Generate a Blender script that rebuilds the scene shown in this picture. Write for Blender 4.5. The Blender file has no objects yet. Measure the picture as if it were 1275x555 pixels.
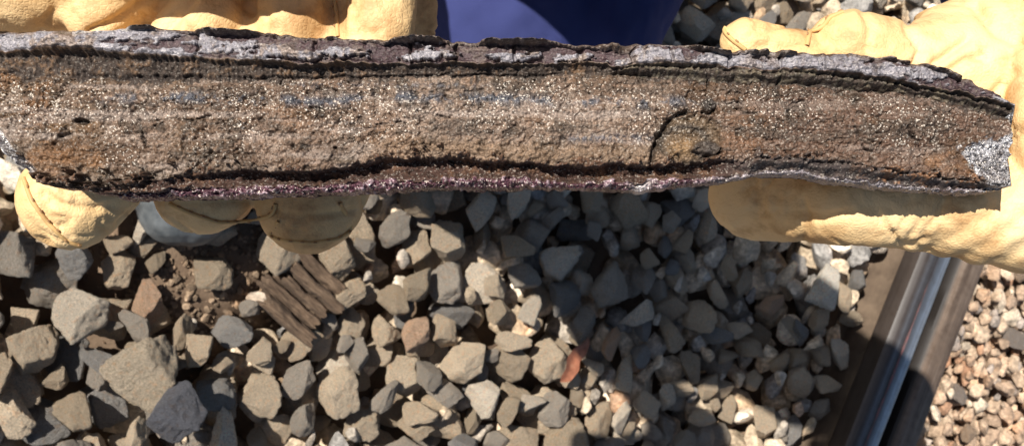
import bpy, bmesh, math, random
import numpy as np
from mathutils import Vector, Matrix
from mathutils.bvhtree import BVHTree

# ------------------------------------------------------------------ camera frame
F, CX, CY = 1300.0, 637.5, 277.5            # photo pixels (1275 x 555)
NV = np.array([.5, -.08, .74]); HC = 1/np.linalg.norm(NV); NV = NV*HC   # world up seen from the camera, camera height
_y = np.array([0, 1., 0]); YW = _y-NV*(_y@NV); YW /= np.linalg.norm(YW); XW = np.cross(YW, NV)
RM = np.array([XW, YW, NV])                 # camera -> world
CAM = np.array([0, 0, HC])
def ray(px, py): return RM@np.array([(px-CX)/F, -(py-CY)/F, -1.])
def W(px, py, z): return CAM+ray(px, py)*z
def G(px, py, h=0.):
    r = ray(px, py); return CAM+r*((h-HC)/r[2])
def PX(w):
    c = (np.asarray(w)-CAM)@RM
    return np.stack([CX+F*c[..., 0]/-c[..., 2], CY-F*c[..., 1]/-c[..., 2], -c[..., 2]], -1)

sc = bpy.context.scene
C = sc.collection
cd = bpy.data.cameras.new('camera'); cam = bpy.data.objects.new('camera', cd); C.objects.link(cam)
cd.sensor_width = 36; cd.lens = 36*F/1275; cd.clip_start = .01; cd.clip_end = 500
M = Matrix([list(RM[0])+[0], list(RM[1])+[0], list(RM[2])+[HC], [0, 0, 0, 1]])
cam.matrix_world = M
cd.dof.use_dof = True; cd.dof.focus_distance = .325; cd.dof.aperture_fstop = 44
sc.camera = cam

# ------------------------------------------------------------------ sky, sun, exposure
SUN = RM@np.array([-.27, .34, .90]); SUN /= np.linalg.norm(SUN)
el = math.asin(SUN[2]); az = math.atan2(SUN[1], SUN[0])
wd = bpy.data.worlds.new('World'); sc.world = wd; wd.use_nodes = True
nt = wd.node_tree; bg = nt.nodes['Background']; sky = nt.nodes.new('ShaderNodeTexSky')
sky.sky_type = 'NISHITA'; sky.sun_disc = False; sky.sun_elevation = el
sky.sun_rotation = math.pi/2-az
nt.links.new(sky.outputs[0], bg.inputs[0]); bg.inputs[1].default_value = .05
sl = bpy.data.lights.new('sun', 'SUN'); sl.energy = 5.0; sl.angle = math.radians(.53); sl.color = (1, .955, .88)
so = bpy.data.objects.new('sun', sl); C.objects.link(so)
so.rotation_euler = Vector(SUN).to_track_quat('Z', 'Y').to_euler(); so.location = (0, 0, 6)
sc.view_settings.view_transform = 'Standard'; sc.view_settings.look = 'None'
sc.view_settings.exposure = .65; sc.view_settings.gamma = 1

# ------------------------------------------------------------------ helpers
rng = np.random.default_rng(7); random.seed(7)

def _hash(ix, iy, iz, seed):
    h = (ix.astype(np.int64)*374761393+iy.astype(np.int64)*668265263+iz.astype(np.int64)*2147483647+seed*1274126177) & 0xFFFFFFFF
    h = ((h ^ (h >> 13))*1274126177) & 0xFFFFFFFF
    h = ((h ^ (h >> 16))*2246822519) & 0xFFFFFFFF
    return ((h ^ (h >> 15)) & 0xFFFF)/65535.
def vn(p, f, seed=0):
    """value noise in -1..1; p (N,3)"""
    q = np.asarray(p)*f; i = np.floor(q).astype(np.int64); d = q-i; d = d*d*(3-2*d)
    r = 0
    for a in (0, 1):
        wx = d[:, 0] if a else 1-d[:, 0]
        for b in (0, 1):
            wy = d[:, 1] if b else 1-d[:, 1]
            for c in (0, 1):
                wz = d[:, 2] if c else 1-d[:, 2]
                r = r+wx*wy*wz*_hash(i[:, 0]+a, i[:, 1]+b, i[:, 2]+c, seed)
    return r*2-1
def fbm(p, f, o=4, seed=0, g=.5):
    r = 0; a = 1; s = 0
    for k in range(o):
        r = r+a*vn(p, f*2**k, seed+k*17); s += a; a *= g
    return r/s
def ss(x, a, b):
    t = np.clip((x-a)/(b-a), 0, 1); return t*t*(3-2*t)

def mesh(name, verts, faces, smooth=True):
    me = bpy.data.meshes.new(name)
    verts = np.asarray(verts, np.float32); faces = np.asarray(faces)
    me.vertices.add(len(verts)); me.vertices.foreach_set('co', verts.ravel())
    k = faces.shape[1]
    me.loops.add(faces.size); me.loops.foreach_set('vertex_index', faces.ravel().astype(np.int32))
    me.polygons.add(len(faces)); me.polygons.foreach_set('loop_start', np.arange(0, faces.size, k, dtype=np.int32))
    me.polygons.foreach_set('loop_total', np.full(len(faces), k, np.int32))
    me.update(calc_edges=True); me.validate()
    me.polygons.foreach_set('use_smooth', np.full(len(me.polygons), smooth))
    return me
def obj(name, me, mat=None, parent=None):
    o = bpy.data.objects.new(name, me); C.objects.link(o)
    if mat: me.materials.clear(); me.materials.append(mat)
    if parent: o.parent = parent
    return o
def empty(name, loc=(0, 0, 0)):
    o = bpy.data.objects.new(name, None); o.empty_display_size = .05; o.location = loc; C.objects.link(o); return o
def tag(o, label=None, cat=None, group=None, kind=None):
    if label: o['label'] = label
    if cat: o['category'] = cat
    if group: o['group'] = group
    if kind: o['kind'] = kind
    return o
def attr(me, name, col):
    a = me.color_attributes.new(name, 'FLOAT_COLOR', 'POINT')
    c = np.ones((len(me.vertices), 4), np.float32); c[:, :col.shape[1]] = col
    a.data.foreach_set('color', c.ravel())

class N:
    """tiny node helper"""
    def __init__(s, name):
        s.m = bpy.data.materials.new(name); s.m.use_nodes = True; s.t = s.m.node_tree
        s.b = s.t.nodes['Principled BSDF']; s.o = s.t.nodes['Material Output']
    def n(s, typ, **k):
        x = s.t.nodes.new('ShaderNode'+typ)
        for a, v in k.items(): setattr(x, a, v)
        return x
    def l(s, a, b): s.t.links.new(a, b)
    def coord(s, kind='Object'): return s.n('TexCoord').outputs[kind]
    def noise(s, co, scale, detail=4, rough=.55, out='Fac', dim='3D'):
        x = s.n('TexNoise'); x.inputs['Scale'].default_value = scale; x.inputs['Detail'].default_value = detail
        x.inputs['Roughness'].default_value = rough; s.l(co, x.inputs['Vector']); return x.outputs[out]
    def voro(s, co, scale, out='Distance', feature='F1'):
        x = s.n('TexVoronoi', feature=feature); x.inputs['Scale'].default_value = scale; s.l(co, x.inputs['Vector']); return x.outputs[out]
    def ramp(s, f, stops):
        x = s.n('ValToRGB'); e = x.color_ramp.elements
        while len(e) < len(stops): e.new(.5)
        for i, (p, c) in enumerate(stops):
            e[i].position = p; e[i].color = (*c, 1) if len(c) == 3 else c
        s.l(f, x.inputs[0]); return x.outputs[0]
    def mix(s, f, a, b, mode='MIX'):
        x = s.n('Mix', data_type='RGBA', blend_type=mode)
        for v, i in ((f, 0), (a, 6), (b, 7)):
            if isinstance(v, (int, float)): x.inputs[i].default_value = v
            elif isinstance(v, tuple): x.inputs[i].default_value = (*v, 1)
            else: s.l(v, x.inputs[i])
        return x.outputs[2]
    def math(s, op, a, b=0.):
        x = s.n('Math', operation=op)
        for v, i in ((a, 0), (b, 1)):
            if isinstance(v, (int, float)): x.inputs[i].default_value = v
            else: s.l(v, x.inputs[i])
        return x.outputs[0]
    def bump(s, h, strength=.5, dist=.001, normal=None):
        x = s.n('Bump'); x.inputs['Strength'].default_value = strength; x.inputs['Distance'].default_value = dist
        s.l(h, x.inputs['Height'])
        if normal: s.l(normal, x.inputs['Normal'])
        return x.outputs[0]
    def set(s, **k):
        nm = dict(col='Base Color', rough='Roughness', metal='Metallic', normal='Normal', spec='Specular IOR Level')
        for a, v in k.items():
            i = s.b.inputs[nm[a]]
            if isinstance(v, (int, float)): i.default_value = v
            elif isinstance(v, tuple): i.default_value = (*v, 1)
            else: s.l(v, i)
        return s.m

# ------------------------------------------------------------------ materials
def leather_mat(name):
    m = N(name); co = m.coord()
    big = m.noise(co, 16, 4); sm = m.noise(co, 90, 5, .65)
    c = m.ramp(big, [(.3, (.60, .37, .165)), (.5, (.74, .50, .245)), (.72, (.78, .57, .315))])
    st = m.ramp(sm, [(.30, (.50, .36, .26)), (.46, (1, 1, 1)), (1, (1, 1, 1))])
    c = m.mix(.55, c, st, 'MULTIPLY')
    gr = m.ramp(m.noise(co, 32, 7, .72), [(.33, (.52, .38, .27)), (.47, (1, 1, 1)), (1, (1, 1, 1))]); c = m.mix(.6, c, gr, 'MULTIPLY')
    mp = m.n('Mapping'); mp.inputs['Scale'].default_value = (1, 5, 1); mp.inputs['Rotation'].default_value = (.6, .3, .9); m.l(co, mp.inputs[0])
    c = m.mix(.45, c, m.ramp(m.noise(mp.outputs[0], 70, 5, .7), [(.27, (.45, .30, .20)), (.38, (1, 1, 1)), (1, (1, 1, 1))]), 'MULTIPLY')
    pores = m.voro(co, 620, feature='DISTANCE_TO_EDGE')
    h = m.math('ADD', m.math('MULTIPLY', m.ramp(pores, [(0, (0, 0, 0)), (.25, (1, 1, 1))]), .35), m.math('MULTIPLY', m.noise(co, 260, 6, .7), 1.))
    return m.set(col=c, rough=.58, spec=.35, normal=m.bump(h, .45, .0006))
def plain_mat(name, c0, c1, scale, rough=.7, bump=.0005, bscale=200, metal=0.):
    m = N(name); co = m.coord()
    c = m.ramp(m.noise(co, scale, 5, .6), [(.3, c0), (.7, c1)])
    return m.set(col=c, rough=rough, metal=metal, normal=m.bump(m.noise(co, bscale, 6, .65), .6, bump))
def cloth_mat(name, c0, c1):
    m = N(name); co = m.coord()
    c = m.ramp(m.noise(co, 14, 5), [(.3, c0), (.7, c1)])
    mp = m.n('Mapping'); mp.inputs['Rotation'].default_value = (.3, .5, .7); m.l(co, mp.inputs[0])
    wv = m.n('TexWave'); wv.inputs['Scale'].default_value = 420; wv.inputs['Distortion'].default_value = 1.5; m.l(mp.outputs[0], wv.inputs[0])
    h = m.math('ADD', wv.outputs['Fac'], m.noise(co, 900, 3))
    return m.set(col=c, rough=.85, spec=.2, normal=m.bump(h, .45, .0006))
def stone_mat(name, src):
    m = N(name); co = m.coord()
    if src == 'object':
        oi = m.n('ObjectInfo'); base = oi.outputs['Color']
        add = m.n('VectorMath', operation='MULTIPLY_ADD'); m.l(oi.outputs['Random'], add.inputs[0])
        add.inputs[1].default_value = (9, 5, 7); m.l(co, add.inputs[2]); co = add.outputs[0]
    else:
        a = m.n('Attribute'); a.attribute_name = 'tint'; base = a.outputs['Color']
    n1 = m.noise(co, 38, 7, .68); n2 = m.noise(co, 150, 6, .7); n3 = m.noise(co, 12, 3)
    c = m.mix(1., base, m.ramp(n1, [(.25, (.48, .45, .42)), (.46, (1, .98, .95)), (.70, (1.6, 1.55, 1.5))]), 'MULTIPLY')
    c = m.mix(.85, c, m.ramp(n2, [(.28, (.42, .38, .34)), (.5, (1, 1, 1)), (.70, (1.7, 1.66, 1.6))]), 'MULTIPLY')
    c = m.mix(m.ramp(n3, [(.54, (0, 0, 0)), (.72, (.6, .6, .6))]), c, m.mix(1., c, (1.15, .85, .62), 'MULTIPLY'))
    h = m.math('ADD', n1, m.math('MULTIPLY', n2, .55))
    return m.set(col=c, rough=.72, spec=.35, normal=m.bump(h, 1., .009))
LEATHER = leather_mat('cowhide_leather')
SEAM = plain_mat('leather_seam', (.48, .28, .11), (.60, .39, .16), 60)
STITCH = plain_mat('stitch_thread', (.26, .14, .06), (.36, .21, .10), 100)
NAVY = cloth_mat('navy_cotton', (.030, .037, .125), (.048, .060, .185))
STONE_O = stone_mat('ballast_stone', 'object'); STONE_A = stone_mat('ballast_stone_mass', 'attr')
SOIL = plain_mat('brown_soil', (.10, .062, .038), (.21, .145, .095), 22, .95, .003, 130)
SKIN = plain_mat('skin', (.42, .24, .16), (.5, .3, .2), 20, .5)
BOOT = plain_mat('boot_leather', (.05, .04, .033), (.10, .08, .06), 30, .6)
BOOT_TOE = plain_mat('scuffed_grey_rubber', (.035, .041, .046), (.15, .16, .165), 42, .45, .0008, 160)
RUBBER = plain_mat('black_rubber', (.02, .02, .02), (.05, .045, .04), 40, .8)
HATM = plain_mat('hat_felt', (.16, .12, .07), (.2, .15, .09), 30, .9)
HAIR = plain_mat('dark_hair', (.03, .02, .012), (.05, .035, .02), 60, .6)
EYE = plain_mat('eye', (.6, .6, .58), (.65, .63, .6), 10, .2)

def metal_mat():
    m = N('fractured_steel'); co = m.coord()
    a = m.n('Attribute'); a.attribute_name = 'tint'
    g = m.n('Attribute'); g.attribute_name = 'grain'           # r metallic, g glint strength, b roughness
    sp = m.n('SeparateColor'); m.l(g.outputs['Color'], sp.inputs[0])
    v1 = m.voro(co, 1500, 'Color'); v2 = m.voro(co, 3300, 'Color')
    mx = m.mix(.4, v1, v2)
    sub = m.n('VectorMath', operation='SUBTRACT'); m.l(mx, sub.inputs[0]); sub.inputs[1].default_value = (.5, .5, .5)
    scl = m.n('VectorMath', operation='SCALE'); m.l(sub.outputs[0], scl.inputs[0]); m.l(m.math('MULTIPLY', sp.outputs[1], 2.1), scl.inputs['Scale'])
    geo = m.n('NewGeometry')
    ad = m.n('VectorMath', operation='ADD'); m.l(geo.outputs['Normal'], ad.inputs[0]); m.l(scl.outputs[0], ad.inputs[1])
    nn = m.n('VectorMath', operation='NORMALIZE'); m.l(ad.outputs[0], nn.inputs[0])
    col = m.mix(.5, a.outputs['Color'], m.ramp(m.voro(co, 1700, 'Color'), [(.1, (.45, .42, .40)), (.5, (1, 1, 1)), (.9, (1.6, 1.55, 1.5))]), 'MULTIPLY')
    col = m.mix(.6, col, m.ramp(m.noise(co, 700, 5, .7), [(.3, (.45, .42, .4)), (.5, (1, 1, 1)), (.72, (1.5, 1.45, 1.4))]), 'MULTIPLY')
    bn = m.bump(m.noise(co, 900, 5, .7), .8, .0006, nn.outputs[0])
    sv = m.n('SeparateColor'); m.l(m.voro(co, 2100, 'Color'), sv.inputs[0])
    spark = m.math('MULTIPLY', m.math('GREATER_THAN', sv.outputs[0], .88), m.math('MULTIPLY', sp.outputs[1], .75))
    col = m.mix(spark, col, m.mix(.6, (.80, .72, .62), col, 'SCREEN'))
    metal = m.math('MAXIMUM', sp.outputs[0], spark)
    rough = m.math('SUBTRACT', sp.outputs[2], m.math('MULTIPLY', spark, .2))
    return m.set(col=col, rough=rough, metal=metal, normal=bn, spec=.4)
STEEL = metal_mat()

# ------------------------------------------------------------------ ground and rails
RT = .11                                           # rail head above the ballast
ra = G(1060, 555, RT); rb = G(1150, 325, RT)
RD = (rb-ra)[:2]; RD /= np.linalg.norm(RD); RN = np.array([RD[1], -RD[0]])   # along, across (towards the far side)
def rail_uv(xy):                                   # distance across from the left edge of the running rail's head
    d = np.asarray(xy)-ra[:2]; return d@RD, d@RN
patch = G(270, 320)[:2]
def soil_z(xy):
    xy = np.asarray(xy); p3 = np.concatenate([xy, np.zeros((len(xy), 1))], 1)
    d = np.hypot(xy[:, 0]-patch[0], (xy[:, 1]-patch[1]))
    z = -.085+.060*(1-ss(d, .05, .17))
    u = (xy-ra[:2])@RN
    z = z+.055*(1-ss(np.abs(u-.08), .11, .15))
    return z+.006*fbm(p3, 14, 4, 3)+.003*fbm(p3, 90, 3, 5)
gx = np.arange(-1.2, 4.6, .02); gy = np.arange(-2.2, 2.2, .02)
XX, YY = np.meshgrid(gx, gy, indexing='ij'); xy = np.stack([XX.ravel(), YY.ravel()], 1)
zz = soil_z(xy)
gv = np.concatenate([xy, zz[:, None]], 1); nx, ny = len(gx), len(gy)
def grid_faces(nx, ny):
    i, j = np.meshgrid(np.arange(nx-1), np.arange(ny-1), indexing='ij'); a = (i*ny+j).ravel()
    return np.stack([a, a+ny, a+ny+1, a+1], 1)
gf = grid_faces(nx, ny)
# skirt out to the horizon
B = 200.; idx = np.arange(nx*ny).reshape(nx, ny)
ring = list(idx[:, 0])+list(idx[-1, 1:])+list(idx[-2::-1, -1])+list(idx[0, -2:0:-1])
ctr = np.array([1.7, 0]); far = []
for k in ring:
    d = gv[k, :2]-ctr; d = d/np.max(np.abs(d)); far.append([*(ctr+d*B), -.09])
base = len(gv); gv = np.concatenate([gv, np.array(far)]); n_ = len(ring)
sk = [[ring[k], base+k, base+(k+1) % n_, ring[(k+1) % n_]] for k in range(n_)]
g = obj('ground', mesh('ground', gv, np.concatenate([gf, np.array(sk)])), SOIL); tag(g, 'brown soil of the track bed under the ballast', 'ground', kind='structure')

def rail_mats():
    m = N('polished_rail_head'); co = m.coord()
    mp = m.n('Mapping'); mp.inputs['Scale'].default_value = (2.2, 160, 60); m.l(co, mp.inputs[0])
    st = m.noise(mp.outputs[0], 1, 6, .6); nz = m.noise(co, 60, 6, .7)
    sx = m.n('SeparateXYZ'); m.l(co, sx.inputs[0])
    across = m.math('DIVIDE', sx.outputs[1], .074)
    wear = m.ramp(across, [(0, (.045, .035, .03)), (.13, (.05, .042, .04)), (.24, (.13, .13, .14)), (.42, (.09, .075, .07)), (.56, (.22, .235, .26)), (.70, (.43, .46, .505)), (.86, (.30, .325, .365)), (1, (.08, .07, .065))])
    c = m.mix(.7, wear, m.ramp(st, [(.3, (.5, .47, .45)), (.5, (1, 1, 1)), (.7, (1.4, 1.4, 1.4))]), 'MULTIPLY')
    c = m.mix(.5, c, m.ramp(nz, [(.3, (.6, .5, .42)), (.55, (1, 1, 1))]), 'MULTIPLY')
    m.set(col=c, rough=.42, metal=m.ramp(across, [(.1, (0, 0, 0)), (.3, (.5, .5, .5)), (.7, (.8, .8, .8)), (1, (.2, .2, .2))]), normal=m.bump(st, .35, .0006))
    r = N('rusty_rail'); co = r.coord()
    mp = r.n('Mapping'); mp.inputs['Scale'].default_value = (3, 70, 40); r.l(co, mp.inputs[0])
    st = r.noise(mp.outputs[0], 1, 6, .6); nz = r.noise(co, 45, 7, .7)
    c = r.ramp(st, [(.25, (.06, .038, .026)), (.5, (.16, .115, .085)), (.75, (.26, .20, .155))])
    c = r.mix(.8, c, r.ramp(nz, [(.3, (.5, .42, .36)), (.55, (1, 1, 1)), (.75, (1.3, 1.2, 1.1))]), 'MULTIPLY')
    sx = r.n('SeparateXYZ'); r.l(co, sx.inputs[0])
    c = r.mix(r.ramp(r.math('DIVIDE', sx.outputs[1], .07), [(.03, (1, 1, 1)), (.09, (0, 0, 0))]), c, (.016, .012, .010))  # side facing the running rail painted near-black, standing in for the gap's shade
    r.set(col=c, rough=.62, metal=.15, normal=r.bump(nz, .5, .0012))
    return m.m, r.m
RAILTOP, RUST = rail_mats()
DUST = plain_mat('dusty_rail_steel', (.075, .05, .033), (.17, .12, .08), 28, .9, .001, 140)
def extrude(name, prof, L0, L1, mat, parent, nseg=40):
    prof = np.array(prof); k = len(prof); t = np.linspace(L0, L1, nseg+1)
    v = np.zeros((nseg+1, k, 3)); v[:, :, 0] = t[:, None]; v[:, :, 1] = prof[:, 0]; v[:, :, 2] = prof[:, 1]
    p = v.reshape(-1, 3)
    p[:, 1] += .0004*fbm(p, 40, 3, 11); p[:, 2] += .0004*fbm(p, 40, 3, 12)
    i, j = np.meshgrid(np.arange(nseg), np.arange(k), indexing='ij'); i = i.ravel(); j = j.ravel(); j2 = (j+1) % k
    f = np.stack([i*k+j, i*k+j2, (i+1)*k+j2, (i+1)*k+j], 1)[:, ::-1]
    me = mesh(name, p, f)
    bm = bmesh.new(); bm.from_mesh(me); bm.verts.ensure_lookup_table()
    bm.faces.new([bm.verts[q] for q in range(k)]); bm.faces.new([bm.verts[nseg*k+q] for q in range(k-1, -1, -1)])
    bmesh.ops.recalc_face_normals(bm, faces=bm.faces); bm.to_mesh(me); bm.free()
    me.set_sharp_from_angle(angle=math.radians(38))
    return obj(name, me, mat, parent)
def head_prof(w=.074, h=.042, c=.012):
    p = [(.003, -h), (0, -h+.004)]
    for a in np.linspace(0, 1, 15):
        x = w*a; s = abs(2*a-1); p.append((x, -.0022*s*s-(c*.72)*max(0, s-.66)**2/.1156))
    p += [(w, -h+.004), (w-.003, -h)]
    return p
rot = math.atan2(RD[1], RD[0])
def rail(name, off, mat, foot_l, foot_r, drop, label, width=.074):
    e = empty(name, (ra[0]+RN[0]*off, ra[1]+RN[1]*off, RT-drop)); e.rotation_euler = (math.pi*0, 0, rot)
    # local +y points to the near side after this rotation, so mirror the profiles
    e.scale = (1, -1, 1)
    extrude('rail_head', head_prof(width), -3.5, 3.5, mat, e, 260)
    c = width/2
    extrude('rail_web', [(c-.017, -.0425), (c-.009, -.060), (c-.009, -.112), (c-.022, -.128), (c+.022, -.128), (c+.009, -.112), (c+.009, -.060), (c+.017, -.0425)], -3.5, 3.5, DUST, e, 60)
    extrude('rail_foot', [(c-foot_l, -.150), (c-foot_l, -.139), (c-.025, -.1285), (c+.025, -.1285), (c+foot_r, -.139), (c+foot_r, -.150)], -3.5, 3.5, DUST, e, 60)
    return tag(e, label, 'rail')
rail1 = rail('steel_rail', 0, RAILTOP, .07, .044, 0, 'running rail with a polished blue grey head and a faint red streak')
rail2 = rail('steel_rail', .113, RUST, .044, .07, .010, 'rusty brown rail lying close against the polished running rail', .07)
# red chalk streak along the head
m = N('red_chalk'); co = m.coord()
m.set(col=m.ramp(m.noise(co, 130, 5, .7), [(.35, (.12, .09, .085)), (.62, (.22, .085, .085))]), rough=.9)
tt = np.linspace(-.02, .30, 90); v = []; f = []
for k, t in enumerate(tt):
    w = .0019*(1-abs(2*k/89-1)**3)*(1+.7*vn(np.array([[t*60, 0, 0]]), 1, 4)[0]); c0 = .030+.002*math.sin(t*9)
    s0, s1 = c0-w, c0+w
    v += [(t, s0, -.0022*(2*s0/.074-1)**2+.0006), (t, s1, -.0022*(2*s1/.074-1)**2+.0006)]
    if k: f.append((2*k-2, 2*k-1, 2*k+1, 2*k))
mk = obj('chalk_streak', mesh('chalk_streak', v, f), m.m, rail1)
mk['label'] = 'faint red streak along the rail head'

# ------------------------------------------------------------------ ballast: stones dropped one by one on a height map
def ico(n):
    bm = bmesh.new(); bmesh.ops.create_icosphere(bm, subdivisions=n, radius=1)
    bm.verts.ensure_lookup_table(); v = np.array([x.co[:] for x in bm.verts]); f = np.array([[q.index for q in x.verts] for x in bm.faces]); bm.free(); return v, f
ICO = {k: ico(k) for k in (2, 3, 5)}
def stone_shape(dirs, seed, fine=True):
    r = np.random.default_rng(seed); npl = r.integers(13, 21)
    n = r.normal(size=(npl, 3)); n /= np.linalg.norm(n, axis=1)[:, None]
    d = r.uniform(.60, 1.05, npl)
    extra = np.array([[0, 0, 1], [0, 0, -1], [1, 0, 0], [-1, 0, 0], [0, 1, 0], [0, -1, 0.]])+r.normal(0, .35, (6, 3)); extra /= np.linalg.norm(extra, axis=1)[:, None]
    n = np.concatenate([n, extra]); d = np.concatenate([d, r.uniform(.85, 1.1, 6)])
    c = dirs@n.T
    q = np.where(c > .05, d/np.maximum(c, .05), 9.)
    rad = -np.log(np.exp(-q*80).sum(1))/80
    p = dirs*rad[:, None]
    o = seed*3.7
    rad2 = 1+.075*fbm(p+o, 2.4, 3, seed)+((.05*fbm(p+o, 6, 4, seed+5, .6)-.05*np.exp(-(fbm(p+o, 1.7, 3, seed+9)/.07)**2)) if fine else 0)
    p = p*rad2[:, None]
    ax = np.array([1.0, r.uniform(.58, .95), r.uniform(.46, .80)])
    p = p*ax
    return p/np.abs(p[:, 0]).max()*.5              # longest axis about 1
NV_ = 30
SH = {k: [stone_shape(ICO[k][0], s, k > 2) for s in range(NV_)] for k in (2, 3, 5)}
STONE_ME = []
for s in range(NV_):
    me = mesh('ballast_stone', SH[5][s], ICO[5][1]); me.materials.append(STONE_O); STONE_ME.append(me)
def rotm(r, tilt=.35):
    a = r.uniform(0, 2*math.pi)
    R1 = Matrix.Rotation(r.normal(0, tilt), 3, 'X')@Matrix.Rotation(r.normal(0, tilt), 3, 'Y')@Matrix.Rotation(a, 3, 'Z')
    if r.random() < .5: R1 = Matrix.Rotation(math.pi, 3, 'X')@R1
    R1 = Matrix.Rotation(r.uniform(0, 2*math.pi), 3, 'Z')@R1
    return np.array(R1)
CELL = .004; X0, X1, Y0, Y1 = -.6, 3.6, -1.25, 1.25
NX, NY = int((X1-X0)/CELL), int((Y1-Y0)/CELL)
cx = X0+(np.arange(NX)+.5)*CELL; cy = Y0+(np.arange(NY)+.5)*CELL
CXX, CYY = np.meshgrid(cx, cy, indexing='ij')
hm = soil_z(np.stack([CXX.ravel(), CYY.ravel()], 1)).reshape(NX, NY)
UU = (CXX-ra[0])*RN[0]+(CYY-ra[1])*RN[1]
blocked = (UU > .016) & (UU < .225)
hm[blocked] = 9
tim = G(378, 368)
hm[np.hypot(CXX-tim[0], CYY-tim[1]) < .036] = 9
idm = np.full((NX, NY), -1)
def template(s, size, R):
    p = SH[3][s]@R.T*size
    ij = np.round(p[:, :2]/CELL).astype(int); mn = ij.min(0); sh = ij.max(0)-mn+1
    lo = np.full(sh, 9.); hi = np.full(sh, -9.)
    np.minimum.at(lo, tuple((ij-mn).T), p[:, 2]); np.maximum.at(hi, tuple((ij-mn).T), p[:, 2])
    return mn, lo, hi, hi > -8
def sizes(r, a, sd, lo, hi): return float(np.clip(r.lognormal(math.log(a), sd), lo, hi))
tmpl = {}
for cls, (a, sd, lo, hi) in dict(big=(.057, .24, .032, .086), small=(.034, .30, .02, .056)).items():
    tmpl[cls] = []
    for q in range(260):
        s = int(rng.integers(NV_)); z = sizes(rng, a, sd, lo, hi); R = rotm(rng); tmpl[cls].append((s, z, R, template(s, z, R)))
stones = []
def settle(x, y, T):
    mn, lo, hi, ok = T; i = int(round((x-X0)/CELL))+mn[0]; j = int(round((y-Y0)/CELL))+mn[1]
    if i < 0 or j < 0 or i+lo.shape[0] > NX or j+lo.shape[1] > NY: return None
    return i, j, float((hm[i:i+lo.shape[0], j:j+lo.shape[1]][ok]-lo[ok]).max())
def put(x, y, z, i, j, t, tint=None):
    s, size, R, (mn, lo, hi, ok) = t
    sl_ = (slice(i, i+lo.shape[0]), slice(j, j+lo.shape[1])); z -= .0015
    top = np.where(ok, hi+z, -9); up = top > hm[sl_]
    hm[sl_] = np.where(up, top, hm[sl_]); idm[sl_] = np.where(up, len(stones), idm[sl_])
    stones.append([x, y, z, s, size, R, tint])
LIMIT = .012
def field(cls, n, xr, yr, cand, test, lim):
    for _ in range(n):
        t = tmpl[cls][int(rng.integers(260))]; best = None
        for _c in range(cand):
            x = rng.uniform(*xr); y = rng.uniform(*yr)
            if not test(x, y): continue
            r = settle(x, y, t[3])
            if r is None: continue
            sc_ = r[2]+t[3][2].max()
            if best is None or sc_ < best[0]: best = (sc_, x, y, r)
        if best and best[0] < lim:
            put(best[1], best[2], best[3][2], best[3][0], best[3][1], t)
acr = lambda x, y: (x-ra[0])*RN[0]+(y-ra[1])*RN[1]
inpatch = lambda x, y: math.hypot(x-patch[0], y-patch[1]) < .07
near = lambda x, y: acr(x, y) < -.03 and not (inpatch(x, y) and rng.random() < .93)
farside = lambda x, y: acr(x, y) > .22
field('big', 2600, (-.05, 1.7), (-.75, .55), 9, near, .022)
field('big', 2600, (X0, 2.0), (Y0, Y1), 5, near, .015)
field('big', 500, (.9, 1.6), (-.75, .35), 10, lambda x, y: -.13 < acr(x, y) < -.005, .055)
field('small', 4200, (1.2, 2.6), (-.95, .75), 8, farside, -.005)
field('small', 2600, (1.0, X1), (Y0, Y1), 5, farside, -.02)
field('small', 1100, (-.05, 1.7), (-.75, .55), 7, lambda x, y: acr(x, y) < -.02 and not inpatch(x, y), .008)      # chips in the gaps
# a few stones one can point at
special = {}
def special_stone(key, px, py, size, seed, R, tint, ax=(1, 1, 1)):
    x, y, _ = G(px, py, .01)
    t = (seed, size, R, template(seed, size, R)); r = settle(x, y, t[3])
    special[key] = len(stones); put(x, y, r[2], r[0], r[1], t, tint)
rz = lambda a: np.array(Matrix.Rotation(a, 3, 'Z'))
asp_ = np.array([np.ptp(q, axis=0) for q in SH[3]]); s_blk = int(np.argmin(abs(asp_[:, 1]-.68)+abs(asp_[:, 2]-.62))); s_wide = int(np.argmax(asp_[:, 1]-.6*asp_[:, 2]))
special_stone('white', 998, 352, .076, s_blk, np.array(Matrix.Rotation(1.45, 3, 'Z')@Matrix.Rotation(.15, 3, 'Y')), (.86, .80, .70))
special_stone('slab', 172, 452, .078, s_wide, np.array(Matrix.Rotation(.9, 3, 'Z')@Matrix.Rotation(.25, 3, 'X')), (.50, .42, .32))
special_stone('blue', 205, 500, .066, 7, rz(1.1), (.13, .135, .16))

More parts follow.
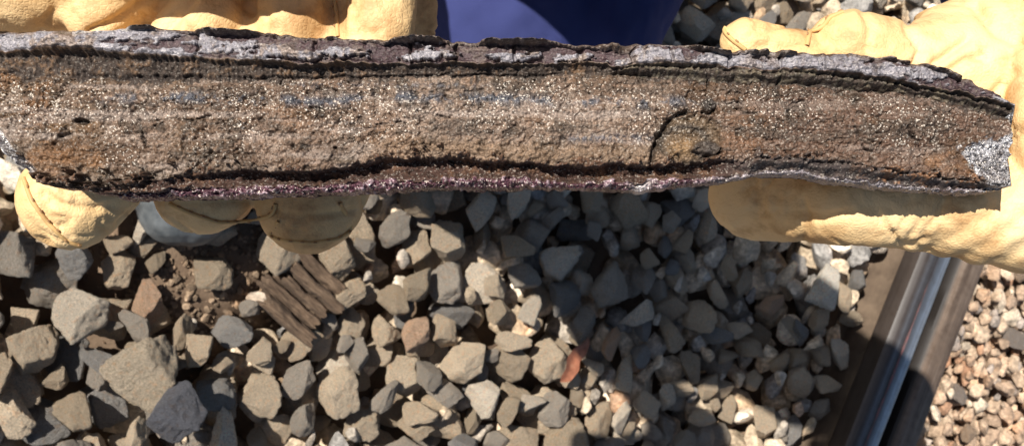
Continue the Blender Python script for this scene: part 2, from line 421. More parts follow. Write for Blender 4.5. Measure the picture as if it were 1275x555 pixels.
pal = np.array([(.41, .33, .24), (.46, .378, .282), (.34, .275, .20), (.30, .265, .225), (.22, .21, .20), (.55, .48, .39), (.38, .26, .18)])
nam = ['tan', 'tan', 'tan', 'grey', 'slate', 'pale', 'rust']
prob = np.array([.20, .2, .15, .20, .10, .12, .03])
palr = np.array([(.46, .34, .245), (.52, .40, .295), (.40, .29, .21), (.34, .29, .255), (.60, .50, .39), (.42, .25, .16)])
namr = ['pinkish', 'pinkish', 'pinkish', 'dull', 'cream', 'brick']
ids, cnt = np.unique(idm[idm >= 0], return_counts=True); vis = dict(zip(ids.tolist(), cnt.tolist()))
PIECE_TOP = ([0, 190, 500, 700, 900, 1080, 1275], [38, 33, 47, 50, 62, 70, 120])
cols = []; kinds = []; area = []
for k, (x, y, z, s, size, R, tint) in enumerate(stones):
    fs = acr(x, y) > .2
    if tint is not None: c = np.array(tint); kd = 'special'
    elif fs: q = rng.choice(6, p=[.3, .25, .2, .1, .1, .05]); c = palr[q]*rng.uniform(.85, 1.15); kd = namr[q]
    else:
        q = rng.choice(7, p=prob); q = 3 if size < .034 and q in (1, 5) else q; c = pal[q]*rng.uniform(1.2, 1.65); kd = nam[q]
    cols.append(c); kinds.append(kd)
    p = PX((x, y, z)); a = vis.get(k, 0)*CELL*CELL*(F/p[2])**2
    ok = -30 < p[0] < 1305 and -20 < p[1] < 585
    top = np.interp(p[0], *PIECE_TOP); low = 330 if p[0] > 885 else 240
    if p[0] < 140: low = 300
    if p[1] > (0 if p[0] < 560 or p[0] > 1010 else top-5) and p[1] < low: ok = False
    if p[1] < 60 and (p[0] < 780 or p[0] > 1190): ok = False
    area.append(a if ok else 0)
area = np.array(area)
for k in special.values(): area[k] = 1e9
order = np.argsort(-area); pick = [int(k) for k in order[:300] if area[k] > 60]
pick_set = set(pick)
CN = dict(tan='tan brown', grey='dull grey', slate='dark slate grey', pale='pale sandy', rust='rust brown', pinkish='pinkish tan', dull='greyish', cream='cream coloured', brick='brick red')
ASP = [np.ptp(q, axis=0) for q in SH[3]]
boot_xy = G(236, 300)[:2]; leaf_xy = G(706, 445)[:2]; white_xy = G(992, 352)[:2]; bark_xy = G(390, 364)[:2]; slab_xy = G(172, 452)[:2]
def stone_label(k):
    x, y, z, s, size, R, tint = stones[k]; sp = ASP[s]; u = acr(x, y)
    shape = 'flat' if sp[2] < .56 else ('oblong' if sp[1] < .74 else 'blocky')
    dd = lambda q: math.hypot(x-q[0], y-q[1])
    if u > .2:
        big = 'larger' if size > .040 else 'small'
        where = 'right against the rusty rail' if u < .30 else 'beyond the rusty rail'
        return f'{big} {shape} {CN[kinds[k]]} ballast chip {where}'
    big = 'large' if size > .070 else ('middling' if size > .052 else 'small')
    where = ('next to the dry leaf' if dd(leaf_xy) < .11 else 'around the whitish stone' if dd(white_xy) < .13 else 'by the grey boot toe' if dd(boot_xy) < .13 else 'beside the grooved timber' if dd(bark_xy) < .11
             else 'around the broad tan slab' if dd(slab_xy) < .16 else 'along the foot of the running rail' if u > -.16 else 'beyond the navy trousers' if y > .05 else 'between the leaf and the running rail' if x > leaf_xy[0] else 'between the grooved timber and the leaf' if x > bark_xy[0] else 'of the bed near the boot')
    return f'{big} {shape} {CN[kinds[k]]} ballast stone {where}'
SPL = dict(white='large whitish oblong ballast stone, brightest in the bed near the rail',
           slab='broad flat tan ballast slab, largest stone near the boot',
           blue='dark blue grey ballast stone beside the broad tan slab')
inv = {v: k for k, v in special.items()}
for k in pick:
    x, y, z, s, size, R, tint = stones[k]
    o = bpy.data.objects.new('ballast_stone', STONE_ME[s]); C.objects.link(o)
    o.matrix_world = Matrix.Translation((x, y, z))@Matrix(R.tolist()).to_4x4()@Matrix.Scale(size, 4)
    o.color = (*[float(q) for q in cols[k]], 1)
    if k in inv: tag(o, SPL[inv[k]], 'stone', 'ballast stones')
    else: tag(o, stone_label(k), 'stone', 'ballast stones')
def mass(name, sel, lod, label):
    V = []; Fc = []; T = []; b = 0
    v0, f0 = ICO[lod]
    for k in sel:
        x, y, z, s, size, R, tint = stones[k]
        V.append(SH[lod][s]@R.T*size+np.array([x, y, z])); Fc.append(f0+b); b += len(v0)
        T.append(np.tile(cols[k], (len(v0), 1)))
    me = mesh(name, np.concatenate(V), np.concatenate(Fc)); attr(me, 'tint', np.concatenate(T))
    me.set_sharp_from_angle(angle=math.radians(32))
    return tag(obj(name, me, STONE_A), label, 'ballast', kind='stuff')
def inframe(k):
    p = PX(stones[k][:3]); return -60 < p[0] < 1340 and -60 < p[1] < 620
rest = [k for k in range(len(stones)) if k not in pick_set and k in vis]
mass('ballast', [k for k in rest if inframe(k)], 3, 'smaller ballast stones filling the bed between the larger ones')
mass('ballast', [k for k in rest if not inframe(k)], 2, 'ballast spreading away on both sides of the rails')
GX = []                                             # grit on the bare soil
for _ in range(2600):
    if rng.random() < .45: xx, yy = patch+rng.normal(0, .07, 2)
    else:
        a_ = rng.uniform(-.35, .6); c_ = rng.uniform(-.05, -.005) if rng.random() < .75 else rng.uniform(.19, .25); xx, yy = ra[:2]+RD*a_+RN*c_
    GX.append((xx, yy))
gz = soil_z(np.array(GX)); keep = len(stones); gsel = []
for (xx, yy), zz_ in zip(GX, gz):
    z_ = float(np.clip(rng.lognormal(math.log(.0048), .5), .0025, .011)); stones.append([xx, yy, zz_+z_*.2, int(rng.integers(NV_)), z_, rotm(rng), None])
    cols.append(np.array([.24, .175, .12])*rng.uniform(.6, 1.5)); gsel.append(len(stones)-1)
mass('grit', gsel, 2, 'fine brown grit lying on the bare soil')
del stones[keep:]; del cols[keep:]
print('stones', len(stones), 'picked', len(pick), 'rest', len(rest))
def top_z(x, y, r=.012):
    i, j = int((x-X0)/CELL), int((y-Y0)/CELL); q = int(r/CELL)
    return float(hm[i-q:i+q+1, j-q:j+q+1].max())

# ------------------------------------------------------------------ broken rail head fragment
S = .325/F                                     # metres per photo pixel at the fragment
def I(xs, ys): return lambda x: np.interp(x, xs, ys)
top_ = I([-80, 0, 40, 110, 190, 260, 300, 400, 500, 600, 690, 720, 770, 850, 900, 1000, 1080, 1150, 1200, 1250, 1272], [42, 40, 38, 36, 33, 36, 38, 45, 47, 50, 50, 57, 52, 56, 62, 63, 70, 80, 92, 108, 119])
g1_ = I([-80, 0, 120, 250, 330, 400, 480, 560, 640, 700, 780, 850, 920, 1000, 1080, 1150, 1200, 1272], [65, 66, 67, 71, 76, 82, 85, 86, 84, 81, 85, 87, 90, 93, 99, 108, 116, 133])
f0_ = I([-80, 0, 120, 250, 400, 500, 620, 700, 800, 900, 1000, 1100, 1200, 1272], [93, 94, 99, 98, 98, 98, 96, 95, 98, 103, 107, 115, 128, 146])
f1_ = I([-80, 60, 120, 180, 230, 300, 400, 440, 480, 560, 640, 720, 800, 860, 900, 950, 1000, 1060, 1120, 1200, 1272], [230, 230, 234, 231, 220, 214, 211, 205, 200, 198, 203, 206, 206, 206, 201, 196, 197, 204, 213, 222, 228])
l0_ = I([-80, 60, 120, 180, 240, 300, 400, 470, 560, 640, 700, 800, 900, 950, 1000, 1060, 1120, 1200, 1272], [233, 233, 239, 240, 235, 232, 230, 227, 222, 222, 225, 228, 221, 215, 214, 224, 232, 236, 234])
bot_ = I([-80, -40, 0, 20, 60, 80, 120, 150, 180, 240, 330, 400, 470, 550, 620, 700, 800, 830, 900, 940, 1000, 1100, 1200, 1250, 1272], [75, 120, 176, 200, 234, 236, 241, 248, 250, 248, 245, 243, 240, 238, 237, 236, 240, 235, 228, 221, 223, 236, 241, 240, 236])
NC = 1230; rows = [5, 27, 24, 116, 22, 18]
cxp = np.linspace(-80, 1272, NC)
tv = np.concatenate([np.linspace(k, k+1, r, endpoint=False) for k, r in enumerate(rows)]+[[6.]]); NR = len(tv)
c3 = lambda k: np.stack([cxp*1., np.full(NC, k*50.), np.zeros(NC)], 1)
jit = lambda k, a, b: a*(.8*fbm(c3(k), .009, 2, 30+k)+.9*fbm(c3(k), .026, 4, 40+k, .65))+b*fbm(c3(k+9), .11, 3, 60+k)
lt = top_(cxp)+jit(0, 2.4, 1.8); lb = bot_(cxp)+jit(6, 4.0, 2.8)
g0 = lt+6+10*np.maximum(0, jit(1, 1, .4)-.1); g1 = g1_(cxp)-2.5+jit(2, 6, 3); f0 = f0_(cxp)+jit(3, 5, 3); f1 = f1_(cxp)-1*ss(cxp, 420, 480)*(1-ss(cxp, 880, 930))+jit(4, 4.5, 3); l0 = l0_(cxp)+jit(5, 4.5, 3)
L = [lt, g0, g1, f0, f1, l0, lb]
L[5] = np.minimum(L[5], lb-3); L[4] = np.minimum(L[4], L[5]-2)
for k in (3, 2, 1): L[k] = np.minimum(L[k], L[k+1]-2)
L[0] = np.minimum(L[0], L[1]-1)
L = np.array(L)
PXg = np.repeat(cxp[:, None], NR, 1); T = np.repeat(tv[None], NC, 0)
k = np.minimum(T.astype(int), 5); fr = T-k; ci = np.repeat(np.arange(NC)[:, None], NR, 1)
PYg = L[k, ci]*(1-fr)+L[k+1, ci]*fr
x = PXg.ravel(); y = PYg.ravel(); t0 = T.ravel(); t = t0
P3 = np.stack([x, y, np.zeros_like(x)], 1)
n_lo = fbm(P3, .012, 4, 1); n_md = fbm(P3, .05, 5, 2, .6); n_hi = fbm(P3, .22, 3, 3, .6); n_gr = vn(P3, .55, 8)
t = np.clip(t0+(.20*n_md+.16*n_hi)*ss(t0, 2.0, 2.6), 0, 6)
var = .55+.6*fbm(P3*np.array([1, 0, 0]), .012, 3, 15)
prof = np.interp(t0+.10*n_md*ss(t0, 2.1, 2.5), [0, .35, 1, 1.2, 1.9, 2.02, 2.2, 2.6, 3, 3.1, 3.5, 3.92, 4.0, 4.12, 4.6, 5, 5.25, 5.7, 6], [-7, -1, 4.2, 5.2, 5.4, 4.4, .2, -1.2, -1., -.2, 1.8, 2.4, 1.6, -2.6, -3.6, -3.4, -2.2, -4.2, -10])
z = prof*np.where((t0 > 1) & (t0 < 2.2), np.clip(var+.35, .45, 1.2), 1.)+np.where(t0 > 4, ss(t0, 4, 4.15)*((1-var)*2.2-4.0*ss(x, 200, 330)*(1-ss(x, 870, 920))*(1-ss(t0, 4.55, 4.95))), 0)
over = np.maximum(0, fbm(P3*np.array([1, 0, 0]), .017, 4, 83, .6)+.18+.25*ss(x, 480, 900))*np.where(x > 95, 1, .35)
chunk = (1-ss(t0, .55, 1.0))*ss(t0, .12, .4); z += chunk*np.minimum(over*20, 7)*(1-ss(x, 1190, 1240))*(1-np.exp(-((x-136)/30)**4))
ridge = lambda n: 1-np.abs(n)*2
grey_zone = ss(t0+.06*n_hi, .95, 1.05)*(1-ss(t, 1.97, 2.03)); band = ss(t, 2.0, 2.1)*(1-ss(t, 2.95, 3.03)); face = ss(t, 2.96, 3.04)*(1-ss(t, 3.97, 4.02))
crust = ss(t, 3.97, 4.02)*(1-ss(t, 4.96, 5.03)); lip = ss(t, 4.97, 5.03); edge = 1-ss(t, .95, 1.05)
# flakes on the grey lip: plateaus of steel, dark purple patches paint in the overhang's cast shadow
fl = .9*fbm(P3*np.array([.55, 1.6, 1]), .034, 5, 21, .62)+.52*ss(1.62-t0, 0, .55)*ss(x, 200, 380)*(1-.6*ss(x, 700, 900))+.30*ss(x, 300, 380)*(1-ss(x, 640, 720))*ss(t0, 1.75, 1.95)-.10*(1-ss(x, 60, 260))
flake_shade = grey_zone*ss(fl+.16*n_hi, .06, .14)
z -= flake_shade*(1.3+1.6*ss(x, 280, 360)*(1-ss(x, 680, 800))); z += grey_zone*(.7*n_hi+.7*n_md+.5*fbm(P3*np.array([.15, 1, 1]), .2, 3, 86))
# vertical cracks across the lip
for xc, w in ((250, 3), (396, 4), (512, 3), (566, 4), (640, 3), (722, 4), (786, 3), (835, 2.5), (905, 3), (968, 3), (1020, 2.5), (1082, 3.5), (1140, 2.5), (1195, 3)):
    d = np.abs(x-xc-4*fbm(P3, .06, 3, int(xc))); ck = grey_zone*(1-ss(d, .6, w)); z -= 2.0*ck
z += band*(1.3*n_md+1.0*n_hi)+band*.5*vn(P3*np.array([1, .12, 1]), .35, 9)
# on the right the band becomes a folded crust
rc = band*ss(x, 730, 800); z += rc*(2.6*np.exp(-((t-2.45)/.22)**2)+1.0*ridge(fbm(P3, .03, 3, 33)))
rg = fbm(P3*np.array([.8, 1.2, 1]), .032, 5, 77, .6); pits = ss(fbm(P3, .06, 3, 78), .30, .5)
z += face*(1.2*n_lo+1.0*n_md+.75*n_hi+.38*n_gr-1.1*pits-.9*np.exp(-(rg/.07)**2)*ss(fbm(P3, .011, 2, 79), -.1, .3))
z += face*.9*fbm(P3*np.array([.10, 1, 1]), .07, 4, 111, .6)
z += face*1.0*np.exp(-((y-(132+.012*x))/16)**2)*ss(x, 150, 400)      # faint swelling above the seams
rr = ridge(fbm(P3*np.array([.7, 1, 1]), .045, 4, 50)); z += crust*(1.7*rr+1.4*n_hi+.8*n_md)
z += crust*ss(x, 880, 960)*(3.8*np.exp(-((t-4.35)/.3)**2))
z += crust*(1-ss(x, 180, 260))*4.5
z += lip*(2.6*n_md+1.8*n_hi+.4*n_gr+1.6*fbm(P3, .03, 2, 97))
tn = np.zeros((len(x), 3))
def seg_d(poly):
    d = np.full(len(x), 1e9); q = np.zeros(len(x))
    for (ax, ay), (bx, by) in zip(poly[:-1], poly[1:]):
        vx, vy = bx-ax, by-ay; tt = np.clip(((x-ax)*vx+(y-ay)*vy)/(vx*vx+vy*vy), 0, 1)
        d = np.minimum(d, np.hypot(x-ax-tt*vx, y-ay-tt*vy))
    return d
wob = 3.5*fbm(P3, .09, 3, 71)
cracks = [([(858, 139), (838, 146), (826, 160), (818, 172), (812, 190), (810, 206)], 5.0, 2.8), ([(866, 186), (874, 193), (890, 194), (896, 186)], 3.0, 1.8), ([(874, 140), (882, 143), (888, 138)], 3.4, 2.0), ([(882, 100), (879, 118), (884, 136), (886, 140)], 2.2, 2.0),
          ([(228, 104), (222, 116), (216, 127)], 1.8, 1.2), ([(172, 145), (178, 156), (180, 170), (183, 184)], 2.2, 1.4), ([(180, 152), (206, 149), (222, 146)], 1.6, .9),
          ([(225, 149), (240, 150), (262, 144)], 2.6, 1.3), ([(418, 185), (432, 187)], 3.2, 2.0), ([(388, 134), (404, 139)], 3.5, 2.2), ([(545, 144), (566, 149)], 1.6, .9),
          ([(1060, 150), (1066, 170), (1074, 186), (1088, 190), (1097, 176)], 2.2, 1.0), ([(1128, 158), (1136, 170), (1146, 176)], 3.0, 1.6), ([(913, 136), (934, 142), (948, 140)], 2.2, 1.1),
          ([(862, 190), (884, 196), (896, 190)], 3.0, 2.0), ([(662, 150), (676, 158)], 2.4, 1.1), ([(96, 150), (108, 152)], 5.0, 2.6), ([(76, 170), (88, 166)], 3.4, 1.4),
          ([(300, 130), (316, 128), (330, 131)], 1.5, .7), ([(470, 156), (500, 152), (515, 158)], 1.5, .8), ([(972, 92), (968, 112), (973, 132)], 1.5, 1.0)]
crackm = np.zeros(len(x))
for poly, w, dep in cracks:
    d = np.abs(seg_d(poly)+wob*.5); cm_ = (1-ss(d, w*.15, w*.9)); cm_ = cm_*ss(fbm(P3, .08, 3, 101), -.55, .15); z -= dep*cm_*1.5; crackm = np.maximum(crackm, cm_)
pit = (1-ss(np.hypot((x-856)/44, (y-174)/34)+.2*n_md, .78, 1.02)); z -= 2.4*pit*face; z += 1.6*face*np.exp(-(np.hypot((x-850)/20, (y-184)/15))**2)
blob2 = (1-ss(np.hypot((x-878)/20, (y-186)/11)+.3*n_md, .7, 1.0)); z += 1.8*blob2*face
bl3 = (1-ss(np.hypot((x-881)/11, (y-131)/10)+.3*n_md, .7, 1.0)); z += 1.5*bl3
hump = (1-ss(np.hypot((x-440)/46, (y-192)/14)+.3*n_md, .7, 1.05)); z += 1.0*hump*face
endp = ss(np.minimum(y-(186-.28*(x-1198)), 188+1.0*(x-1198)-y)+16*n_md+9*n_hi, -1, 5)*ss(x, 1180, 1190)   # fresh break at the right end
z -= endp*1.0; z += endp*(.9*n_hi+.4*n_gr)
leftp = (1-ss((y-bot_(x))+.25*0, -13, -7)) ; leftp = (1-ss(x, 36, 52))*ss(y-bot_(x), -17, -12)*ss(y, 150, 170)
# colours (plain albedo)
def lerp(a, b, m): return a+(np.asarray(b)-a)*np.asarray(m)[:, None]
col = np.tile(np.array([.165, .108, .072]), (len(x), 1))
col = lerp(col, (.27, .20, .148), ss(x, 380, 520)*(1-ss(x, 760, 900))*ss(n_md+.2, -.2, .5)*.8)
col = lerp(col, (.125, .076, .038), (1-ss(x, 60, 420))*ss(n_lo+.2*n_md, -.25, .3)*.9)
col = lerp(col, (.105, .058, .036), ss(x, 830, 960)*.85)
col = lerp(col, (.17, .082, .034), ss(n_lo+.5*n_md, .12, .5)*(.35+.5*(1-ss(x, 0, 350))+.2*ss(x, 850, 1000)))
col = lerp(col, (.26, .17, .10), face*ss(t, 3.72, 3.9)*ss(x, 380, 480)*(1-ss(x, 800, 850))*.8)
col = lerp(col, (.065, .047, .032), ss(n_md+.6*n_hi, .12, .5)*.75)
col = lerp(col, (.055, .04, .028), pits*.7)
col = lerp(col, (.34, .27, .21), ss(-n_md-.7*n_hi, .2, .6)*.5*(1-.6*ss(x, 820, 950)))
col = lerp(col, (.10, .085, .065), (1-ss(x, 90, 460))*ss(t, 3.72, 3.95)*.7)
col = lerp(col, (.11, .085, .06), hump*.8)
seam = np.exp(-((y-(121+.006*x+5*fbm(c3(0)[0:1]*0+P3*np.array([1, 0, 0]), .01, 2, 90)))/6.5)**2)*ss(x, 60, 210)*(1-ss(x, 820, 900))*ss(n_md+.6*n_hi+.25*vn(P3*np.array([1, .0, 0]), .013, 5), -.22, .18)
seam2 = np.exp(-((y-(173+2*n_md))/5)**2)*(ss(x, 690, 720)*(1-ss(x, 800, 830)))*ss(n_hi, -.3, .2)
seam3 = np.exp(-((y-106)/3.5)**2)*ss(x, 330, 380)*(1-ss(x, 560, 640))*ss(n_hi, -.2, .3)*.6
bnd = fbm(P3*np.array([.10, 1, 1]), .07, 4, 111, .6)
col = lerp(col, (.085, .062, .045), face*ss(bnd+.2*n_md, .08, .40)*.7); col = lerp(col, (.31, .25, .205), face*ss(-bnd, .08, .42)*.65*(1-.5*ss(x, 830, 950)))
rust = fbm(P3*np.array([.5, 1, 1]), .016, 5, 117, .6); col = lerp(col, (.088, .048, .024), face*ss(rust, .12, .40)*.75); rust2 = fbm(P3*np.array([.6, 1, 1]), .02, 4, 131, .6); col = lerp(col, (.22, .11, .045), face*ss(rust2, .15, .5)*(.32+.3*(1-ss(x, 100, 350))+.25*ss(x, 830, 950)))
smear = face*ss(t0, 3.74, 3.84)*ss(x, 420, 500)*(1-ss(x, 800, 830)); col = lerp(col, (.20, .135, .085), smear*.7)
col = lerp(col, (.105, .115, .135), np.clip(seam+.8*seam2+seam3, 0, 1)*.85)
col = lerp(col, (.13, .088, .05), pit*.85); col = lerp(col, (.26, .16, .075), .8*np.exp(-(np.hypot((x-850)/17, (y-184)/12))**2)); col = lerp(col, (.055, .045, .036), pit*np.exp(-((np.hypot((x-852)/30, (y-182)/24)-1)/.18)**2)*.8); col = lerp(col, (.06, .048, .04), blob2*.85); col = lerp(col, (.05, .042, .036), bl3*.9)
col = lerp(col, (.030, .020, .015), np.clip(crackm, 0, 1)*.85)
col = lerp(col, col*np.array([.86, .86, .90]), face)
dark = np.array([.042, .029, .022]); bc = lerp(np.tile(dark, (len(x), 1)), (.13, .075, .04), ss(n_md+.7*n_hi, .05, .6)*.8)
bc = lerp(bc, (.022, .014, .011), np.exp(-((t0-2.88-.15*n_md)/.10)**2)*ss(fbm(P3*np.array([1, 0, 0]), .015, 2, 93), -.35, .1)*.9)
z -= 1.6*np.exp(-((t0-2.88-.15*n_md)/.10)**2)*ss(fbm(P3*np.array([1, 0, 0]), .015, 2, 93), -.35, .1)
bc = lerp(bc, (.10, .088, .062), rc*ss(n_md+n_hi, -.2, .4)*.7)
col = lerp(col, (0, 0, 0), 0*x); col = col*(1-band[:, None])+bc*band[:, None]
gc = lerp(np.tile(np.array([.235, .222, .243]), (len(x), 1)), (.12, .105, .115), ss(n_md, -.2, .5)*.8)
gc = lerp(gc, (.24, .18, .14), ss(n_md+.5*n_hi+.3*n_lo, .05, .4)*(1-.6*ss(x, 700, 900))*.7)
gc = lerp(gc, (.36, .345, .36), ss(-n_md-.5*n_hi, .3, .6)*.6)
gc = lerp(gc, (.055, .033, .036), flake_shade)
gc = lerp(gc, (.12, .09, .075), flake_shade*ss(n_hi+n_md, .1, .5)*.6)
col = col*(1-grey_zone[:, None])+gc*grey_zone[:, None]
ec = lerp(np.tile(np.array([.075, .05, .038]), (len(x), 1)), (.28, .24, .22), ss(n_md+n_hi, .25, .6)*.7)
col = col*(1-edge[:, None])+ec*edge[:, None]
cc = lerp(np.tile(np.array([.046, .022, .015]), (len(x), 1)), (.12, .062, .033), ss(n_md+.8*n_hi, .05, .6)*.75)
cc = lerp(cc, (.055, .05, .05), ss(x, 880, 950)*.6); cc = lerp(cc, (.22, .10, .04), ss(x, 1040, 1120)*ss(n_md+n_hi, .1, .5)*.6)
col = col*(1-crust[:, None])+cc*crust[:, None]
lc = lerp(np.tile(np.array([.105, .045, .062]), (len(x), 1)), (.36, .27, .30), ss(n_hi+.6*n_md, .12, .5))
lc = lerp(lc, (.055, .028, .035), ss(-n_md, .1, .5)*.8)
lc = lerp(lc, (.34, .33, .35), ss(x, 850, 930)*ss(n_md+.3, -.2, .3)*.7)
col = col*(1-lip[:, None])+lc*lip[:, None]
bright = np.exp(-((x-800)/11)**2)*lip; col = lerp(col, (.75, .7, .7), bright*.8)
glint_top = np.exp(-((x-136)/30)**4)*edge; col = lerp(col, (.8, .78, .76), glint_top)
col = lerp(col, (.44, .44, .465), endp*np.clip(.85+.5*n_md, 0, 1)); col = lerp(col, (.52, .51, .52), leftp*.95)
met = np.clip(.35*face*(1-.5*ss(x, 830, 960))+.30*grey_zone*(1-flake_shade)+.35*lip+.55*endp+.5*leftp+.2*seam+.4*glint_top, 0, .7)*(1-crackm)
gl = np.clip(face*(.16+.62*ss(fbm(P3, .02, 4, 44)+.55*np.exp(-((y-140)/34)**2)-.15, -.25, .45))*(1-.75*ss(t0, 3.70, 3.9)*ss(x, 300, 420)*(1-ss(x, 880, 960)))*(1-.5*pit)+.26*grey_zone*(1-.7*flake_shade)+.15*band+.3*crust+.8*lip+.9*endp+.9*leftp+.3*edge, 0, 1)
ro = np.clip(.52-.10*lip-.12*endp-.10*leftp+.25*band+.22*crust+.15*crackm-.2*glint_top, .2, .9)
frag_rot = RM
LOC = CAM+RM@np.array([0, 0, -.325])
loc_v = np.stack([(x-CX)*S, -(y-CY)*S, z*.001], 1)
# the plate is slightly bowed: the right end falls back, as does the top edge there
loc_v[:, 2] -= .006*ss(x, 1050, 1272)**1.5+.004*(1-ss(x, -80, 60))
endw = ss(x, 1180, 1272); loc_v[:, 0] += S*endw*(9*fbm(P3*np.array([0, 1, 0]), .035, 4, 141, .6)-3-5*((y-180)/60)**2)
bend = loc_v[:, 2]
fq = grid_faces(NC, NR)[:, ::-1]
frag = empty('rail_fragment')
frag.matrix_world = Matrix([list(RM[0])+[LOC[0]], list(RM[1])+[LOC[1]], list(RM[2])+[LOC[2]], [0, 0, 0, 1]])
tag(frag, 'long rusty split piece of rail head held up in two leather gloves', 'rail piece')
ft = t[fq].mean(1); fe = endp[fq].mean(1) > .5; fl_ = leftp[fq].mean(1) > .5
def sub(name, sel, label=None):
    q = fq[sel]; u, inv_ = np.unique(q, return_inverse=True)
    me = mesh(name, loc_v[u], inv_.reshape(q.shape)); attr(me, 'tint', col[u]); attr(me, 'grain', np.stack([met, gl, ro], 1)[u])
    o = obj(name, me, STEEL, frag)
    if label: o['label'] = label
    return o
nf = ~fe & ~fl_
sub('upper_lip', (ft < 2) & nf, 'flaking silver grey steel lip along the upper edge')
sub('scale_band', (ft >= 2) & (ft < 3) & nf, 'dark brown scale in the groove under the lip')
sub('fracture_face', (ft >= 3) & (ft < 4) & nf, 'sparkling granular brown inner face of the crack')
sub('lower_crust', (ft >= 4) & (ft < 5) & nf, 'dark corroded crust along the lower fillet')
sub('lower_lip', (ft >= 5) & nf, 'purple glittering broken lower edge')
sub('end_break', fe, 'bright silver fresh break at the end')
if fl_.any(): sub('corner_break', fl_, 'small silvery fresh break at the corner')
# rounded outer side of the rail head
NB = 24; step = 6; ii = list(range(0, NC, step)); ii = ii if ii[-1] == NC-1 else ii+[NC-1]
gi = np.arange(NC*NR).reshape(NC, NR)
bv = []
for i in ii:
    a = loc_v[gi[i, 0]]; b = loc_v[gi[i, -1]]
    for q in range(NB+1):
        s = q/NB; yy = a[1]+(b[1]-a[1])*s; zz_ = a[2]+(b[2]-a[2])*s; bow = (1-abs(2*s-1)**3.2)
        bv.append((a[0], yy, zz_-.027*bow))
bv = np.array(bv); bv[:, 2] += .0006*fbm(bv, 120, 4, 4)
bf = grid_faces(len(ii), NB+1)
me = mesh('outer_surface', bv, bf); rc_ = fbm(bv, 60, 5, 6)
attr(me, 'tint', lerp(np.tile(np.array([.12, .07, .042]), (len(bv), 1)), (.05, .035, .028), ss(rc_, -.2, .4))); attr(me, 'grain', np.tile(np.array([.1, .2, .7]), (len(bv), 1)))
obj('outer_surface', me, STEEL, frag)
# right end face
e0 = loc_v[gi[-1]]; nb = bv[-(NB+1):]
ring = list(map(tuple, e0[::4]))+[tuple(e0[-1])]+[tuple(q) for q in nb[-2:0:-1]]
cpt = np.mean(np.array(ring), 0)+np.array([.004, 0, 0]); vv = ring+[tuple(cpt)]
me = mesh('end_face', vv, [[q, (q+1) % len(ring), len(ring)] for q in range(len(ring))])
attr(me, 'tint', np.tile(np.array([.40, .40, .42]), (len(vv), 1))); attr(me, 'grain', np.tile(np.array([.5, .9, .4]), (len(vv), 1)))
obj('end_face', me, STEEL, frag)

# ------------------------------------------------------------------ blobs: tapered limbs grown into one skin
def cone_mesh(bm, p, q, r0, r1, sx=1.):
    p, q = Vector(p), Vector(q); d = q-p; L_ = max(d.length, 1e-6)
    quat = d.to_track_quat('Z', 'Y').to_matrix().to_4x4() if d.length > 1e-6 else Matrix()
    k = 18; prev = None; first = None
    prof_ = []
    for a in np.linspace(-math.pi/2, 0, 6): prof_.append((r0*math.cos(a), r0*math.sin(a)))
    for a in np.linspace(0, math.pi/2, 6): prof_.append((r1*math.cos(a), L_+r1*math.sin(a)))
    rings = []
    for r, zz_ in prof_:
        r = max(r, 1e-5)
        rings.append([bm.verts.new((Matrix.Translation(p)@quat)@Vector((r*math.cos(2*math.pi*j/k), r*sx*math.sin(2*math.pi*j/k), zz_))) for j in range(k)])
    for a, b in zip(rings[:-1], rings[1:]):
        for j in range(k): bm.faces.new((a[j], a[(j+1) % k], b[(j+1) % k], b[j]))
    bm.faces.new(rings[0][::-1]); bm.faces.new(rings[-1])
def blob(name, limbs, voxel, smooth_it=6, disp=None):
    bm = bmesh.new()
    for l in limbs: cone_mesh(bm, *l)
    me = bpy.data.meshes.new(name); bm.to_mesh(me); bm.free()
    o = bpy.data.objects.new(name, me); C.objects.link(o)
    r = o.modifiers.new('r', 'REMESH'); r.mode = 'VOXEL'; r.voxel_size = voxel
    s = o.modifiers.new('s', 'SMOOTH'); s.factor = .5; s.iterations = smooth_it
    dg = bpy.context.evaluated_depsgraph_get(); ev = o.evaluated_get(dg)
    m2 = bpy.data.meshes.new_from_object(ev); m2.name = name
    bpy.data.objects.remove(o); bpy.data.meshes.remove(me)
    if disp:
        n = len(m2.vertices); co = np.zeros(n*3, np.float32); m2.vertices.foreach_get('co', co); co = co.reshape(-1, 3).astype(float)
        no = np.zeros(n*3, np.float32); m2.vertices.foreach_get('normal', no); no = no.reshape(-1, 3)
        d = disp(co, no); co = co+no*d[:, None]; m2.vertices.foreach_set('co', co.astype(np.float32).ravel()); m2.update()
    m2.polygons.foreach_set('use_smooth', np.ones(len(m2.polygons), bool))
    return m2
def chain(pts):
    """pts: (px, py, depth, radius)"""
    return [(W(*a[:3]), W(*b[:3]), a[3], b[3]) for a, b in zip(pts[:-1], pts[1:])]
def wchain(pts): return [(np.array(a[:3]), np.array(b[:3]), a[3], b[3]) for a, b in zip(pts[:-1], pts[1:])]

